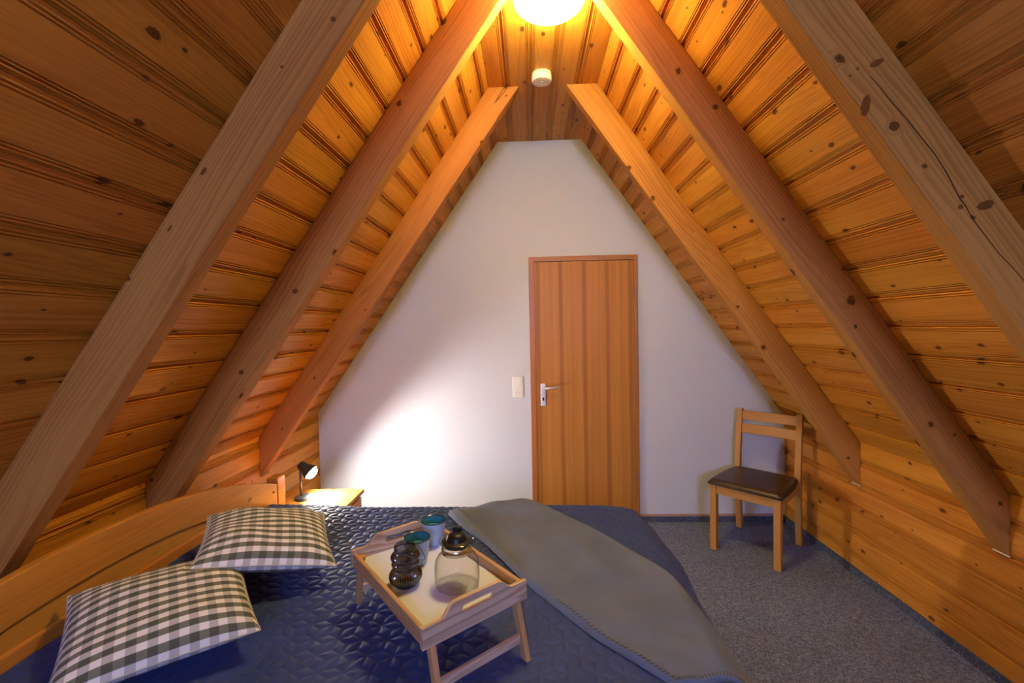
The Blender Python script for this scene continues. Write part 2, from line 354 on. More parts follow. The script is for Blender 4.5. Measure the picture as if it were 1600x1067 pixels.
# rear gable wall behind the camera with a window opening (four pieces of wall round it)
wr = struct(mesh_obj('wall_rear', *boxv(-WkL-e, WkR+e, Y0-0.12, Y0, 0, WIN[2]), WALL), 'white gable wall with the window')
def slope_x(z, s):
    if s < 0: return -WkL-e if z < hkL else -(WtL + (H-z)/TAN) - e
    return WkR+e if z < hkR else WtR + (H-z)/TAN + e
z0, z1 = WIN[2], WIN[3]
prism('wall_piece', [(slope_x(z0, -1), z0), (WIN[0], z0), (WIN[0], z1), (slope_x(z1, -1), z1)], Y0-0.12, Y0, 'y', WALL, wr)
prism('wall_piece', [(WIN[1], z0), (slope_x(z0, 1), z0), (slope_x(z1, 1), z1), (WIN[1], z1)], Y0-0.12, Y0, 'y', WALL, wr)
prism('wall_piece', [(slope_x(z1, -1), z1), (slope_x(z1, 1), z1), (WtR+e, H+e), (-WtL-e, H+e)], Y0-0.12, Y0, 'y', WALL, wr)
wn = struct(empty('window_1', ((WIN[0]+WIN[1])/2, Y0-0.06, WIN[2])), 'white framed gable window'); wwd = (WIN[1]-WIN[0])/2; wh = WIN[3]-WIN[2]
for nm, a in (('frame_side', (-wwd, -wwd+.05, -.03, .03, 0, wh)), ('frame_side', (wwd-.05, wwd, -.03, .03, 0, wh)), ('frame_rail', (-wwd+.05, wwd-.05, -.03, .03, 0, .05)), ('frame_rail', (-wwd+.05, wwd-.05, -.03, .03, wh-.05, wh))):
    box(nm, *a, WHITEPL, wn)
box('pane', -wwd+.05, wwd-.05, -.003, .003, .05, wh-.05, PANE, wn)

# tongue-and-groove boards ------------------------------------------------
PITCH_B = 0.1386
HALF = [(0.0, -0.0110), (0.0074, -0.0110), (0.0078, -0.0022), (0.0096, -0.0008), (0.0122, -0.0018), (0.0126, -0.0075), (0.0158, -0.0075), (0.0162, -0.0012), (0.0180, -0.0002), (0.0204, -0.0010), (0.0208, -0.0060), (0.0228, -0.0060), (0.0234, 0.0)]
YA, YB = Y0, D+0.03
_board_cache = {}
def board_mesh(w, left=True, right=True):
    key = (round(w, 4), left, right)
    if key in _board_cache: return _board_cache[key]
    top = []
    g = 0.0004
    if left: top += [(u+(g if u == 0 else 0), v) for u, v in HALF]
    else: top += [(g, 0.0)]
    if right: top += [(w-u-(g if u == 0 else 0), v) for u, v in reversed(HALF)]
    else: top += [(w-g, 0.0)]
    prof = top + [(w-g, -0.0155), (g, -0.0155)]
    n = len(prof); L = YB-YA
    v = [(u, 0, z) for u, z in prof] + [(u, L, z) for u, z in prof]
    f = [tuple(range(n)), tuple(range(2*n-1, n-1, -1))] + [(i, (i+1) % n, n+(i+1) % n, n+i) for i in range(n)]
    me = bpy.data.meshes.new('board'); me.from_pydata(v, [], f); me.update()
    bm = bmesh.new(); bm.from_mesh(me); bmesh.ops.recalc_face_normals(bm, faces=bm.faces); bm.to_mesh(me); bm.free()
    me.materials.append(PINE); _board_cache[key] = me; return me
def boards(parent, origin, du, nrm, widths, ends=(False, False)):
    """boards laid side by side from origin along du; nrm points into the room"""
    p = Vector(origin); du = Vector(du).normalized(); nrm = Vector(nrm).normalized(); yv = Vector((0, 1, 0))
    n = len(widths)
    for i, w in enumerate(widths):
        me = board_mesh(w, i > 0 or ends[0], i < n-1 or ends[1])
        o = bpy.data.objects.new('board', me); COL.objects.link(o)
        flip = du.cross(yv).dot(nrm) < 0
        if flip:   # mirrored side: run u the other way so that the basis stays right-handed
            q = p + du*w; M = Matrix((-du, yv, nrm)).transposed().to_4x4(); me2 = board_mesh(w, i < n-1 or ends[1], i > 0 or ends[0]); o.data = me2
        else: q = p; M = Matrix((du, yv, nrm)).transposed().to_4x4()
        M.translation = Vector((q.x, YA, q.z)); o.parent = parent; o.matrix_world = M
        p = p + du*w
def fill(first, total):
    w = [first]
    while total - sum(w) > PITCH_B*1.25: w.append(PITCH_B)
    w.append(total-sum(w)); return w
def slab(name, a, b, nrm, label):
    """backing panel behind the boards, from a to b (x,z), thickness away from the room"""
    nrm = Vector((nrm[0], nrm[1])).normalized(); o1, o2 = -0.0165, -0.06
    t_ = (Vector(b)-Vector(a)).normalized()*0.05; a = Vector(a)-t_; b = Vector(b)+t_
    if name.startswith('wall'): a = Vector((a.x, -0.05))
    poly = [(a[0]+nrm.x*o1, a[1]+nrm.y*o1), (b[0]+nrm.x*o1, b[1]+nrm.y*o1), (b[0]+nrm.x*o2, b[1]+nrm.y*o2), (a[0]+nrm.x*o2, a[1]+nrm.y*o2)]
    return struct(prism(name, poly, YA-0.1, YB+0.1, 'y', HOLE), label)
s_, c_ = math.sin(math.atan(TAN)), math.cos(math.atan(TAN))
SK = 0.045
cl = slab('ceiling', (-WtL-0.02, H), (WtR+0.02, H), (0, -1), 'narrow flat pine-boarded ceiling at the ridge')
boards(cl, (-WtL, 0, H), (1, 0, 0), (0, 0, -1), [0.107, 0.138, 0.139, 0.136, WtL+WtR-0.52])
sl = slab('ceiling_slope_left', (-WtL, H), (-WkL, hkL), (s_, -c_), 'left roof slope clad in pine boards')
Ls = math.hypot(WkL-WtL, H-hkL); boards(sl, (-WtL, 0, H), (-(WkL-WtL), 0, -(H-hkL)), (s_, 0, -c_), fill(0.060, Ls))
sr_ = slab('ceiling_slope_right', (WtR, H), (WkR, hkR), (-s_, -c_), 'right roof slope clad in pine boards')
Rs = math.hypot(WkR-WtR, H-hkR); boards(sr_, (WtR, 0, H), (WkR-WtR, 0, -(H-hkR)), (-s_, 0, -c_), fill(0.085, Rs))
wl = slab('wall_left', (-WkL, 0), (-WkL, hkL), (1, 0), 'low left knee wall clad in pine boards')
kw = [0.08] + [PITCH_B]*5
boards(wl, (-WkL, 0, SK), (0, 0, 1), (1, 0, 0), kw + [hkL-SK-sum(kw)] if hkL-SK-sum(kw) > 0.03 else kw[:-1]+[hkL-SK-sum(kw[:-1])])
wr_ = slab('wall_right', (WkR, 0), (WkR, hkR), (-1, 0), 'low right knee wall clad in pine boards')
kw2 = [0.08] + [PITCH_B]*4
boards(wr_, (WkR, 0, SK), (0, 0, 1), (-1, 0, 0), kw2 + [hkR-SK-sum(kw2)])

# carpet skirting and its thin cap
bb = struct(box('baseboard_back', 0.768, WkR-0.008, D-0.008, D, 0, 0.045, CARPET_EDGE), 'dark carpet skirting under the white wall')
b_ = box('skirting_cap', 0.768, WkR, D-0.010, D, 0.045, 0.060, TRIM); b_.parent = bb; b_.location = (0, 0.0, 0.045)
bl_ = struct(box('baseboard_left', -WkL, -0.052, D-0.008, D, 0, 0.045, CARPET_EDGE), 'dark carpet skirting left of the door')
struct(box('baseboard_right', WkR-0.008, WkR+0.004, Y0, D, 0, 0.045, CARPET_EDGE), 'dark carpet skirting under the right boards')

# ------------------------------------------------------------------ rafters
RD = 0.2526
def rafter(side, y, th, rd, label):
    Wt, Wk, hk = (WtL, WkL, hkL) if side < 0 else (WtR, WkR, hkR)
    lip = rd/TAN
    # cross-section in (distance from centre, z)
    poly = [(Wt, H), (Wt-lip, H), (Wk, hk-rd), (Wk, hk)]
    A = Vector((Wt, H)); dn = Vector((Wk-Wt, hk-H)).normalized(); nr = Vector((-(-dn.y), -dn.x)) if False else Vector((dn.y, -dn.x))
    loc = []
    for p in poly:
        q = Vector(p)-A; loc.append((q.dot(dn), q.dot(nr)))      # (along, across)
    v = [(0.0, a, b) for a, b in loc] + [(th, a, b) for a, b in loc]
    f = [(0, 1, 2, 3), (7, 6, 5, 4)] + [(i, (i+1) % 4, 4+(i+1) % 4, 4+i) for i in range(4)]
    ax = Vector((0, 1, 0)); ay = Vector((side*dn.x, 0, dn.y)); az = Vector((side*nr.x, 0, nr.y))
    if ax.cross(ay).dot(az) < 0:
        v = [(-x, a, b) for x, a, b in v]; ax = -ax
    o = mesh_obj('rafter', v, f, BEAM, bevel=0.003)
    M = Matrix((ax, ay, az)).transposed().to_4x4(); M.translation = Vector((side*A.x, y, A.y)); o.matrix_world = M
    tag(o, label, 'rafter', 'exposed rafters under the roof boards')
    return o
RAF = {}
for k, (y, th, rd, who) in enumerate(((1.1812, 0.058, 0.2474, 'nearest'), (1.8249, 0.063, RD, 'second'), (2.6276, 0.062, RD, 'far'))):
    nm = {'nearest': ('broad pinkish-brown rafter nearest the camera, running down behind the headboard on the left', 'cracked rafter nearest the camera with big dark knots, cut off by the right edge'),
          'second': ('middle rafter of the left slope, its foot hidden by the wooden headboard', 'middle rafter of the right slope, its foot cut square on the boarded wall'),
          'far': ('farthest and shortest left rafter, ending just above the bed post', 'farthest right rafter, ending on the boards beside the chair back')}[who]
    RAF[('L', who)] = rafter(-1, y, th, rd, nm[0]); RAF[('R', who)] = rafter(1, y, th, rd, nm[1])
for who in ('second', 'far'):
    o = RAF[('R', who)]; y = 1.8249 if who == 'second' else 2.6276
    s = box('gap_filler', WkR-0.005, WkR, y-0.001, y+0.064, hkR-RD-0.004, hkR-RD+0.001, CAULK)
    mw = s.matrix_world.copy(); s.parent = o; s.matrix_parent_inverse = o.matrix_world.inverted()

# large knots and the long drying crack of the nearest right rafter, and a few big knots on its neighbours
KNOT = wood('dark_knot_wood', (0.21, 0.078, 0.014), (0.16, 0.056, 0.010), (0.07, 0.022, 0.004), axis='Y', ring=160, knot_amt=-1.0, rough=0.6, spec=0.1, wav=2.5)
CRACK = plain('dark_drying_crack', (0.06, 0.026, 0.011), 0.9, 0.05)
def child_of(o, p):
    bpy.context.view_layer.update(); o.parent = p; o.matrix_parent_inverse = p.matrix_world.inverted()
def beam_knot(raf, x, z, y, a, b, ang):
    n = 20; rs = random.Random(int(x*1000)+int(z*100)); ca, sa = math.cos(ang), math.sin(ang); v = [(0, -0.0009, 0)]
    for k in range(n):
        t = 2*PI*k/n; j = rs.uniform(0.86, 1.12); px, pz = a*j*math.cos(t), b*j*math.sin(t); v.append((px*ca-pz*sa, -0.0006, px*sa+pz*ca))
    for k in range(n): q = v[1+k]; v.append((q[0]*1.06, 0.0012, q[2]*1.06))
    f = [(0, 1+k, 1+(k+1) % n) for k in range(n)]+[(1+k, 1+n+k, 1+n+(k+1) % n, 1+(k+1) % n) for k in range(n)]
    o = mesh_obj('knot', v, f, KNOT, smooth=False); o.location = (x, y, z); child_of(o, raf)
RN = RAF[('R', 'nearest')]; yf = 1.1812
for a in ((0.811, 2.042, 0.011, 0.026, -0.15), (0.838, 2.148, 0.018, 0.008, 0.5), (1.107, 1.783, 0.022, 0.011, 0.35), (0.790, 2.135, 0.004, 0.004, 0), (0.772, 2.118, 0.004, 0.003, 0), (1.049, 1.806, 0.006, 0.005, 0), (1.046, 1.780, 0.007, 0.006, 0.4)):
    beam_knot(RN, a[0], a[1], yf, *a[2:])
cp = [(0.822, 2.114), (0.850, 2.082), (0.862, 2.064), (0.917, 1.998), (0.980, 1.916), (1.010, 1.868), (1.044, 1.800), (1.056, 1.785), (1.076, 1.748), (1.140, 1.661), (1.195, 1.600), (1.250, 1.528)]
cv_, cf_ = [], []
for i, (x, z) in enumerate(cp):
    w = 0.0008*math.sin(PI*(i+0.4)/(len(cp)-0.2))+0.0003
    cv_ += [(x-w, yf-0.0005, z-w*0.8), (x+w, yf-0.0005, z+w*0.8), (x+w, yf+0.001, z+w*0.8), (x-w, yf+0.001, z-w*0.8)]
    if i: b = 4*i; cf_ += [(b-4+k, b-4+(k+1) % 4, b+(k+1) % 4, b+k) for k in range(4)]
ck_ = mesh_obj('crack', cv_, cf_, CRACK); child_of(ck_, RN)
for side, who, y, pts in (('L', 'nearest', 1.1812, ((-0.925, 1.932, 0.012, 0.006, 0.9), (-1.026, 1.782, 0.010, 0.004, 0.9), (-0.558, 2.318, 0.007, 0.007, 0), (-0.700, 2.200, 0.005, 0.004, 0))),
                          ('L', 'second', 1.8249, ((-1.027, 1.665, 0.012, 0.010, 0.3), (-1.270, 1.330, 0.010, 0.008, 0.2))),
                          ('R', 'second', 1.8249, ((1.199, 1.705, 0.009, 0.007, 0.2), (1.229, 1.590, 0.011, 0.010, 0.1), (0.949, 2.080, 0.007, 0.006, 0)))):
    for p in pts: beam_knot(RAF[(side, who)], p[0], p[1], y, *p[2:])

# ------------------------------------------------------------------ door
DX0, DX1, DT = -0.049, 0.7644, 2.030
dr = struct(empty('door_1', ((DX0+DX1)/2, D, 0)), 'flush veneer door with darker vertical stripes'); hw = (DX1-DX0)/2
fr_ = 0.040
box('door_frame', -hw, -hw+fr_, -0.022, 0.0, 0, DT, DOORWOOD_Z, dr, 0.003)
box('door_frame', hw-0.030, hw, -0.022, 0.0, 0, DT, DOORWOOD_Z, dr, 0.003)
box('door_frame', -hw+fr_, hw-0.030, -0.022, 0.0, DT-0.037, DT, DOORWOOD_X, dr, 0.003)
leaf = box('door_leaf', -hw+fr_-0.002, hw-0.031, -0.014, 0.0, 0.008, DT-0.040, DOOR, dr, 0.002)
hx = 0.045 - (DX0+DX1)/2
def lx(x): return x - leaf.location.x
pt = box('handle_plate', hx-0.019, hx+0.019, -0.023, -0.013, 0.900, 1.070, STEEL, None, 0.004); pt.parent = leaf; pt.location -= Vector(leaf.location)
lv_ = tube('door_lever', [(hx, -0.020, 1.036), (hx, -0.060, 1.036), (hx+0.008, -0.066, 1.037), (hx+0.03, -0.067, 1.039), (hx+0.115, -0.066, 1.044)], 0.0085, STEEL); lv_.parent = leaf; lv_.location = -Vector(leaf.location)
kh = box('keyhole', hx-0.006, hx+0.006, -0.0245, -0.022, 0.942, 0.966, HOLE); kh.parent = leaf; kh.location -= Vector(leaf.location)
for z in (1.757, 0.346):
    hg = lathe('hinge', [(0.0055, -0.040), (0.0055, 0.040)], HINGE, dr, 16, (hw-0.0325, -0.026, z))

# ------------------------------------------------------------------ switch and socket
sw = tag(empty('switch_and_socket', (-0.148, D, 0.965)), 'cream double plate with light switch above power socket, left of the door', 'switch')
box('frame', -0.041, 0.041, -0.010, 0, 0, 0.160, CREAMPL, sw, 0.003)
box('rocker', -0.031, 0.031, -0.016, -0.009, 0.090, 0.150, CREAMPL, sw, 0.003)
so = box('socket_insert', -0.031, 0.031, -0.014, -0.009, 0.012, 0.072, CREAMPL, sw, 0.002)
rg_ = lathe('socket_well', [(0.0205, 0.0), (0.0205, 0.004), (0.0185, 0.004), (0.0180, 0.0012), (0.0, 0.0012)], CREAMPL, so, 32); rg_.rotation_euler = (PI/2, 0, 0); rg_.location = (0, -0.001, 0.030)
for dx in (-0.0095, 0.0095):
    h_ = lathe('pin_hole', [(0.003, 0), (0.003, 0.001)], HOLE, so, 12); h_.rotation_euler = (PI/2, 0, 0); h_.location = (dx, -0.0025, 0.030)
for dz in (-0.0165, 0.0165):
    h_ = box('earth_clip', -0.0025, 0.0025, -0.001, 0, -0.002, 0.002, HOLE, so); h_.location = (0, -0.0045, 0.030+dz-0.002)

# ------------------------------------------------------------------ ceiling lamp and smoke detector
lmp = tag(empty('ceiling_lamp', (0.052, 1.865, H)), 'round opal glass ceiling lamp, lit, at the ridge', 'lamp')
lathe('lamp_base', [(0.0, 0.0), (0.095, 0.0), (0.095, -0.022), (0.0, -0.022)], WHITEPL, lmp, 40)
R_, Hh = 0.147, 0.125
prof = [(0.098, -0.023)] + [(R_*math.cos(a), -0.060 - (0.053 if a > 0 else 0.034)*math.sin(a)) for a in [math.radians(t) for t in (-52, -35, -18, 0, 15, 30, 45, 60, 75, 85)]] + [(0.0, -0.1132)]
lathe('glass_shade', prof, OPAL, lmp, 40)
sm = tag(empty('smoke_detector', (0.040, 2.515, H)), 'small round white smoke detector on the ceiling boards', 'smoke detector')
lathe('mounting_ring', [(0, 0), (0.054, 0), (0.054, -0.010), (0.0, -0.010)], WHITEPL, sm, 40)
lathe('body', [(0, -0.011), (0.052, -0.011), (0.0565, -0.016), (0.0565, -0.036), (0.050, -0.044), (0.024, -0.046), (0.022, -0.044), (0.010, -0.044), (0.0, -0.044)], WHITEPL, sm, 40)
lathe('test_button', [(0, -0.043), (0.008, -0.043), (0.008, -0.047), (0, -0.047)], CREAMPL, sm, 20)
h_ = lathe('indicator', [(0, -0.043), (0.0022, -0.043), (0.0022, -0.0462), (0, -0.0462)], HOLE, sm, 10); h_.location = (0.030, -0.012, -0.001)

# ------------------------------------------------------------------ bed
BX0, BX1, BY0, BY1 = -1.43, 0.47, 0.40, 2.28
bed = tag(empty('double_bed', (-0.5, 1.35, 0)), 'honey-coloured pine double bed with an arched headboard under the left slope', 'bed')
def L(x, y, z): return (x+0.5, y-1.35, z)
def bbox(nm, x0, x1, y0, y1, z0, z1, mat=BEDWOOD, bev=0.006): return box(nm, x0+0.5, x1+0.5, y0-1.35, y1-1.35, z0, z1, mat, bed, bev)
bbox('post', -1.492, -1.430, 2.335, 2.412, 0, 0.708); bbox('post', -1.492, -1.430, 0.288, 0.365, 0, 0.708)
ny = 40
def arch_z(y): return 0.872-0.192*((y-1.345)/0.98)**2
ys_ = [0.367+(2.330-0.367)*i/ny for i in range(ny+1)]
arch = [(y-1.35, arch_z(y)-0.127) for y in ys_] + [(y-1.35, arch_z(y)) for y in ys_[::-1]]
hb = prism('headboard_top_board', arch, -0.030, 0.0, 'x', BEDWOOD, bed, 0.005); hb.location = (-1.430+0.5, 0, 0)
bbox('headboard_lower_board', -1.470, -1.447, 0.367, 2.333, 0.30, 0.660)
lb = [(y-1.35, 0.60) for y in ys_] + [(y-1.35, max(0.601, arch_z(y)-0.10)) for y in ys_[::-1]]
hb2 = prism('headboard_middle_board', lb, -0.022, 0.0, 'x', BEDWOOD, bed); hb2.location = (-1.441+0.5, 0, 0)
bbox('headboard_rail', -1.462, -1.431, 0.367, 2.333, 0.30, 0.668, bev=0.006)
bolt = lathe('bolt', [(0, 0), (0.006, 0), (0.006, 0.003), (0, 0.003)], HOLE, bed, 14); bolt.rotation_euler = (0, PI/2, 0); bolt.location = L(-1.4305, 2.295, 0.645)
bbox('side_rail', -1.43, BX1-0.02, 2.295, 2.325, 0.22, 0.40); bbox('side_rail', -1.43, BX1-0.02, 0.375, 0.405, 0.22, 0.40)
bbox('foot_rail', BX1-0.06, BX1-0.025, 0.405, 2.295, 0.22, 0.40)
bbox('leg', BX1-0.10, BX1-0.03, 2.22, 2.29, 0, 0.22); bbox('leg', BX1-0.10, BX1-0.03, 0.41, 0.48, 0, 0.22)
bbox('mattress', -1.425, BX1-0.03, 0.42, 2.245, 0.40, 0.555, LAMINATE, 0.03)

# quilted bedspread -----------------------------------------------------------
def bulge(x, y):
    """bedding is plumper along the headboard"""
    a = np.clip((-0.85-x)/0.45, 0, 1); a = a*a*(3-2*a); b = np.clip((2.30-y)/0.55, 0, 1); b = b*b*(3-2*b)
    return 0.050*a*(0.25+0.75*b)
def roll(s, flat, r, slope):
    """s: arc distance past the inner start of the edge; returns (advance, drop)"""
    phi = np.clip((s-flat)/r, 0, slope); over = np.maximum(s-flat-r*slope, 0)
    adv = np.where(s < flat, s, flat + r*np.sin(phi) + over*math.cos(slope)); drp = np.where(s < flat, 0, r*(1-np.cos(phi)) + over*math.sin(slope))
    return adv, drp
def rhomb(x, y, a):
    """distance to the nearest stitch of a six-star rhombus quilting, edge length a"""
    x = x + 0.006*np.sin(y*9.0) ; y = y + 0.006*np.sin(x*7.0)
    w, h = a*math.sqrt(3), a*3.0
    best = np.full(x.shape, 9.0)
    dirs = [(math.cos(t), math.sin(t)) for t in (PI/2, PI/2+PI*2/3, PI/2-PI*2/3)]
    d = np.full(x.shape, 9.0); bx = np.zeros_like(x); by = np.zeros_like(y); bd = np.full(x.shape, 1e9)
    for ox, oy in ((0, 0), (w/2, h/2)):
        cx = np.round((x-ox)/w)*w+ox; cy = np.round((y-oy)/h)*h+oy; q = (x-cx)**2+(y-cy)**2
        m_ = q < bd; bd = np.where(m_, q, bd); bx = np.where(m_, cx, bx); by = np.where(m_, cy, by)
    lx_, ly_ = x-bx, y-by; R = a*math.sqrt(3)/2
    for t in (0, PI/3, 2*PI/3): d = np.minimum(d, np.abs(R-np.abs(lx_*math.cos(t)+ly_*math.sin(t))))
    for dx, dy in dirs:
        al = lx_*dx+ly_*dy; pe = np.abs(-lx_*dy+ly_*dx); d = np.where(al > -0.2*a, np.minimum(d, np.where(al > 0, pe, np.hypot(lx_, ly_))), d)
    return d
def grid_mesh(name, X, Y, Z, mat, parent=None, uv=None):
    nv, nu = X.shape; me = bpy.data.meshes.new(name)
    co = np.stack([X, Y, Z], -1).reshape(-1, 3).astype(np.float32)
    i = np.arange((nv-1)*(nu-1)); r, c = i//(nu-1), i % (nu-1); a = r*nu+c
    f = np.stack([a, a+1, a+nu+1, a+nu], -1).astype(np.int32)
    me.vertices.add(len(co)); me.vertices.foreach_set('co', co.ravel())
    me.loops.add(f.size); me.loops.foreach_set('vertex_index', f.ravel())
    me.polygons.add(len(f)); me.polygons.foreach_set('loop_start', np.arange(len(f), dtype=np.int32)*4)
    if uv is not None:
        l = me.uv_layers.new(name='UVMap'); l.data.foreach_set('uv', uv.reshape(-1, 2)[f.ravel()].astype(np.float32).ravel())
    me.update(calc_edges=True); me.validate()
    me.polygons.foreach_set('use_smooth', np.ones(len(f), dtype=bool)); me.materials.append(mat)
    o = bpy.data.objects.new(name, me); COL.objects.link(o)
    if parent: o.parent = parent
    return o
EX, EY = BX1-0.015-0.03, BY1-0.035       # where the top starts to roll over (foot, far side)
def spread_surface(S, T):
    """S along the bed from the headboard, T across from the bed's near side; world x,y,z without quilting"""
    fl = EX-(-1.424); a1 = math.radians(47); brk = 0.055*a1+0.13                       # slants out over the foot end, then hangs
    ax, dx = roll(np.minimum(S, fl+brk), fl, 0.055, a1); ov = np.maximum(S-fl-brk, 0)
    ax = ax + ov*0.05; dx = dx + ov; x = -1.424 + ax
    q_ = np.clip((S-(fl-0.16))/0.20, 0, 1.2); t = T; ny_, dy1 = roll(t-1.35, EY-1.35-0.060*q_**2, 0.05, math.radians(84)); nn, dy2 = roll(1.35-t, 1.35-(BY0+0.04), 0.05, math.radians(84))
    y = np.where(t > 1.35, 1.35+ny_, 1.35-nn); dy = np.where(t > 1.35, dy1, dy2)
    drop = (dx**3+dy**3)**(1/3)
    z = BED_Z + bulge(x, y) - drop
    # limp hang: the foot-end corner flares a little
    cor = np.clip(dx/0.10, 0, 1)*np.exp(-((y-1.88)/0.17)**2); x = x + 0.022*cor; z = z-0.0*cor
    z = z + 0.004*np.sin(3.1*x+1.7*y)*np.sin(2.3*y-0.6) + 0.0025*np.sin(9*x-4*y+1)*np.sin(5*y+2*x)
    return x, y, z
S = np.arange(0, 2.16, 0.0036); T = np.arange(BY0-0.20, BY1+0.27, 0.0036)
SS, TT = np.meshgrid(S, T); X, Y, Z = spread_surface(SS, TT)
dq = rhomb(SS, TT, 0.043)
puff = 0.0026*(1-np.exp(-(dq/0.0042)**1.2))+0.0012*np.clip(dq/0.02, 0, 1)
wr1 = 0.0007*np.sin(SS*61+np.sin(TT*23)*2)*np.sin(TT*47+np.sin(SS*31)*2)
gu = np.gradient(X, axis=1), np.gradient(Y, axis=1), np.gradient(Z, axis=1); gv = np.gradient(X, axis=0), np.gradient(Y, axis=0), np.gradient(Z, axis=0)
nx_ = gu[1]*gv[2]-gu[2]*gv[1]; nyy = gu[2]*gv[0]-gu[0]*gv[2]; nz_ = gu[0]*gv[1]-gu[1]*gv[0]; ln = np.sqrt(nx_**2+nyy**2+nz_**2)+1e-12
hgt = puff+wr1
sp_ = grid_mesh('bedspread', X+nx_/ln*hgt, Y+nyy/ln*hgt, Z+nz_/ln*hgt, QUILT)
tag(sp_, 'navy blue bedspread quilted in star diamonds, covering the bed', 'bedspread')

# grey-green fleece throw -------------------------------------------------------
def spl(pts, t):
    """Catmull-Rom through pts at t in 0..1 (array)"""
    P_ = np.array(pts, float); n = len(P_)-1; s = np.clip(t, 0, 1)*n; i = np.minimum(s.astype(int), n-1); f = (s-i)[:, None]
    p0 = P_[np.maximum(i-1, 0)]; p1 = P_[i]; p2 = P_[i+1]; p3 = P_[np.minimum(i+2, n)]
    return 0.5*((2*p1)+(-p0+p2)*f+(2*p0-5*p1+4*p2-p3)*f**2+(-p0+3*p1-3*p2+p3)*f**3)
def top_z(x, y):
    """bed height under a given world x, y"""
    dx = np.maximum(x-EX, 0); dy = np.maximum(y-EY, 0)
    dz = np.where(dx < 0.04, dx**2/0.08, 0.020+(dx-0.04)*1.06) + np.where(dy < 0.045, dy**2/0.08, 0.025+(dy-0.045)*4.0)
    return BED_Z + bulge(x, y) - dz + 0.004*np.sin(3.1*x+1.7*y)*np.sin(2.3*y-0.6)
LE = [(-0.470, 2.150), (-0.375, 2.000), (-0.250, 1.836), (-0.085, 1.560), (0.020, 1.410), (0.120, 1.275), (0.230, 1.165), (0.300, 1.092)]
RE = [(-0.080, 2.262), (0.110, 2.085), (0.284, 1.850), (0.400, 1.660), (0.485, 1.500), (0.535, 1.340), (0.545, 1.230), (0.510, 1.130)]
def throw_sheet(name, LE, RE, lift, thick, mat, hump=0.0, nu=70, nv=150, parent=None, rnd=0.07, roundcorner=True):
    v = np.linspace(0, 1, nv); u = np.linspace(0, 1, nu); Lp, Rp = spl(LE, v), spl(RE, v)
    U, V = np.meshgrid(u, v)
    # near end of the cloth is rounded off
    X = Lp[:, 0][:, None]*(1-U)+Rp[:, 0][:, None]*U; Y = Lp[:, 1][:, None]*(1-U)+Rp[:, 1][:, None]*U
    wv = 0.0035*np.sin(13*V+5*U)*np.sin(4*U*PI)+0.003*np.sin(31*V-7*U+1)*np.sin(2.2*U*PI+0.5)
    edge = np.minimum(np.minimum(U, 1-U)/0.022, np.minimum(V, 1-V)/0.014); edge = np.clip(edge, 0, 1); rim = np.sqrt(1-(1-edge)**2)
    hm = hump*np.exp(-((V-0.035)/0.085)**2)*np.exp(-((U-0.66)/0.38)**2)
    fold = 0.006*np.exp(-((U-0.09)/0.03)**2)*np.exp(-((V-0.06)/0.10)**2)
    zb = top_z(X, Y)+lift
    top = zb + thick*rim + wv*rim + hm + fold; bot = zb + 0.0005 + hm*0.55
    o = grid_mesh(name, np.vstack([X, X[::-1]]), np.vstack([Y, Y[::-1]]), np.vstack([top, bot[::-1]]), mat, parent)
    return o, X, Y, top
throw = tag(empty('throw_blanket', (0.1, 1.6, BED_Z)), 'grey-green fleece throw with stitched hem laid across the bed', 'blanket')
th_, TX, TY, TZ = throw_sheet('folded_layer', LE, RE, 0.006, 0.022, FLEECE, hump=0.022)
LE2 = [(x+0.022, y+0.016) for x, y in LE[:-2]] + [(0.250, 1.172), (0.318, 1.090)]
RE2 = [(x, y) for x, y in RE[:-1]] + [(0.520, 1.070)]
RE2[-2] = (0.545, 1.20)
lo, LX_, LY_, LZ_ = throw_sheet('under_layer', LE2, RE2, 0.003, 0.008, FLEECE, hump=0.006)
for q in (th_, lo): q.parent = throw; q.location = (-0.1, -1.6, -BED_Z)
# blanket-stitch along the hem
sv, sf = [], []
def stitch(p, dirv, nrm=Vector((0, 0, 1)), ln_=0.011, w=0.0016):
    d = Vector(dirv).normalized(); s = d.cross(nrm).normalized(); b = len(sv); p = Vector(p)+nrm*0.0012
    for a, c in ((0, -1), (0, 1), (1, 1), (1, -1)): sv.append(p+d*(ln_*a)+s*(w/2*c))
    for a, c in ((0, -1), (0, 1), (1, 1), (1, -1)): sv.append(p+d*(ln_*a)+s*(w/2*c)+nrm*0.0012)
    sf.extend([tuple(b+k for k in q) for q in ((4, 5, 6, 7), (0, 1, 5, 4), (1, 2, 6, 5), (2, 3, 7, 6), (3, 0, 4, 7))])
nv_, nu_ = TX.shape
P3 = lambda i, j: Vector((TX[i, j], TY[i, j], TZ[i, j]))
acc = 0.0
for j in range(3, nu_-1):
    acc += (P3(nv_-4, j)-P3(nv_-4, j-1)).length
    if acc > 0.0085: acc = 0; stitch(P3(nv_-3, j), P3(nv_-9, j)-P3(nv_-3, j))
for i in range(int(nv_*0.55), nv_-3):
    acc += (P3(i, 3)-P3(i-1, 3)).length
    if acc > 0.0095: acc = 0; stitch(P3(i, 1), P3(i, 6)-P3(i, 1))
st = mesh_obj('hem_stitching', sv, sf, STITCH, throw); st.location = (-0.1, -1.6, -BED_Z); st['kind'] = 'stuff'

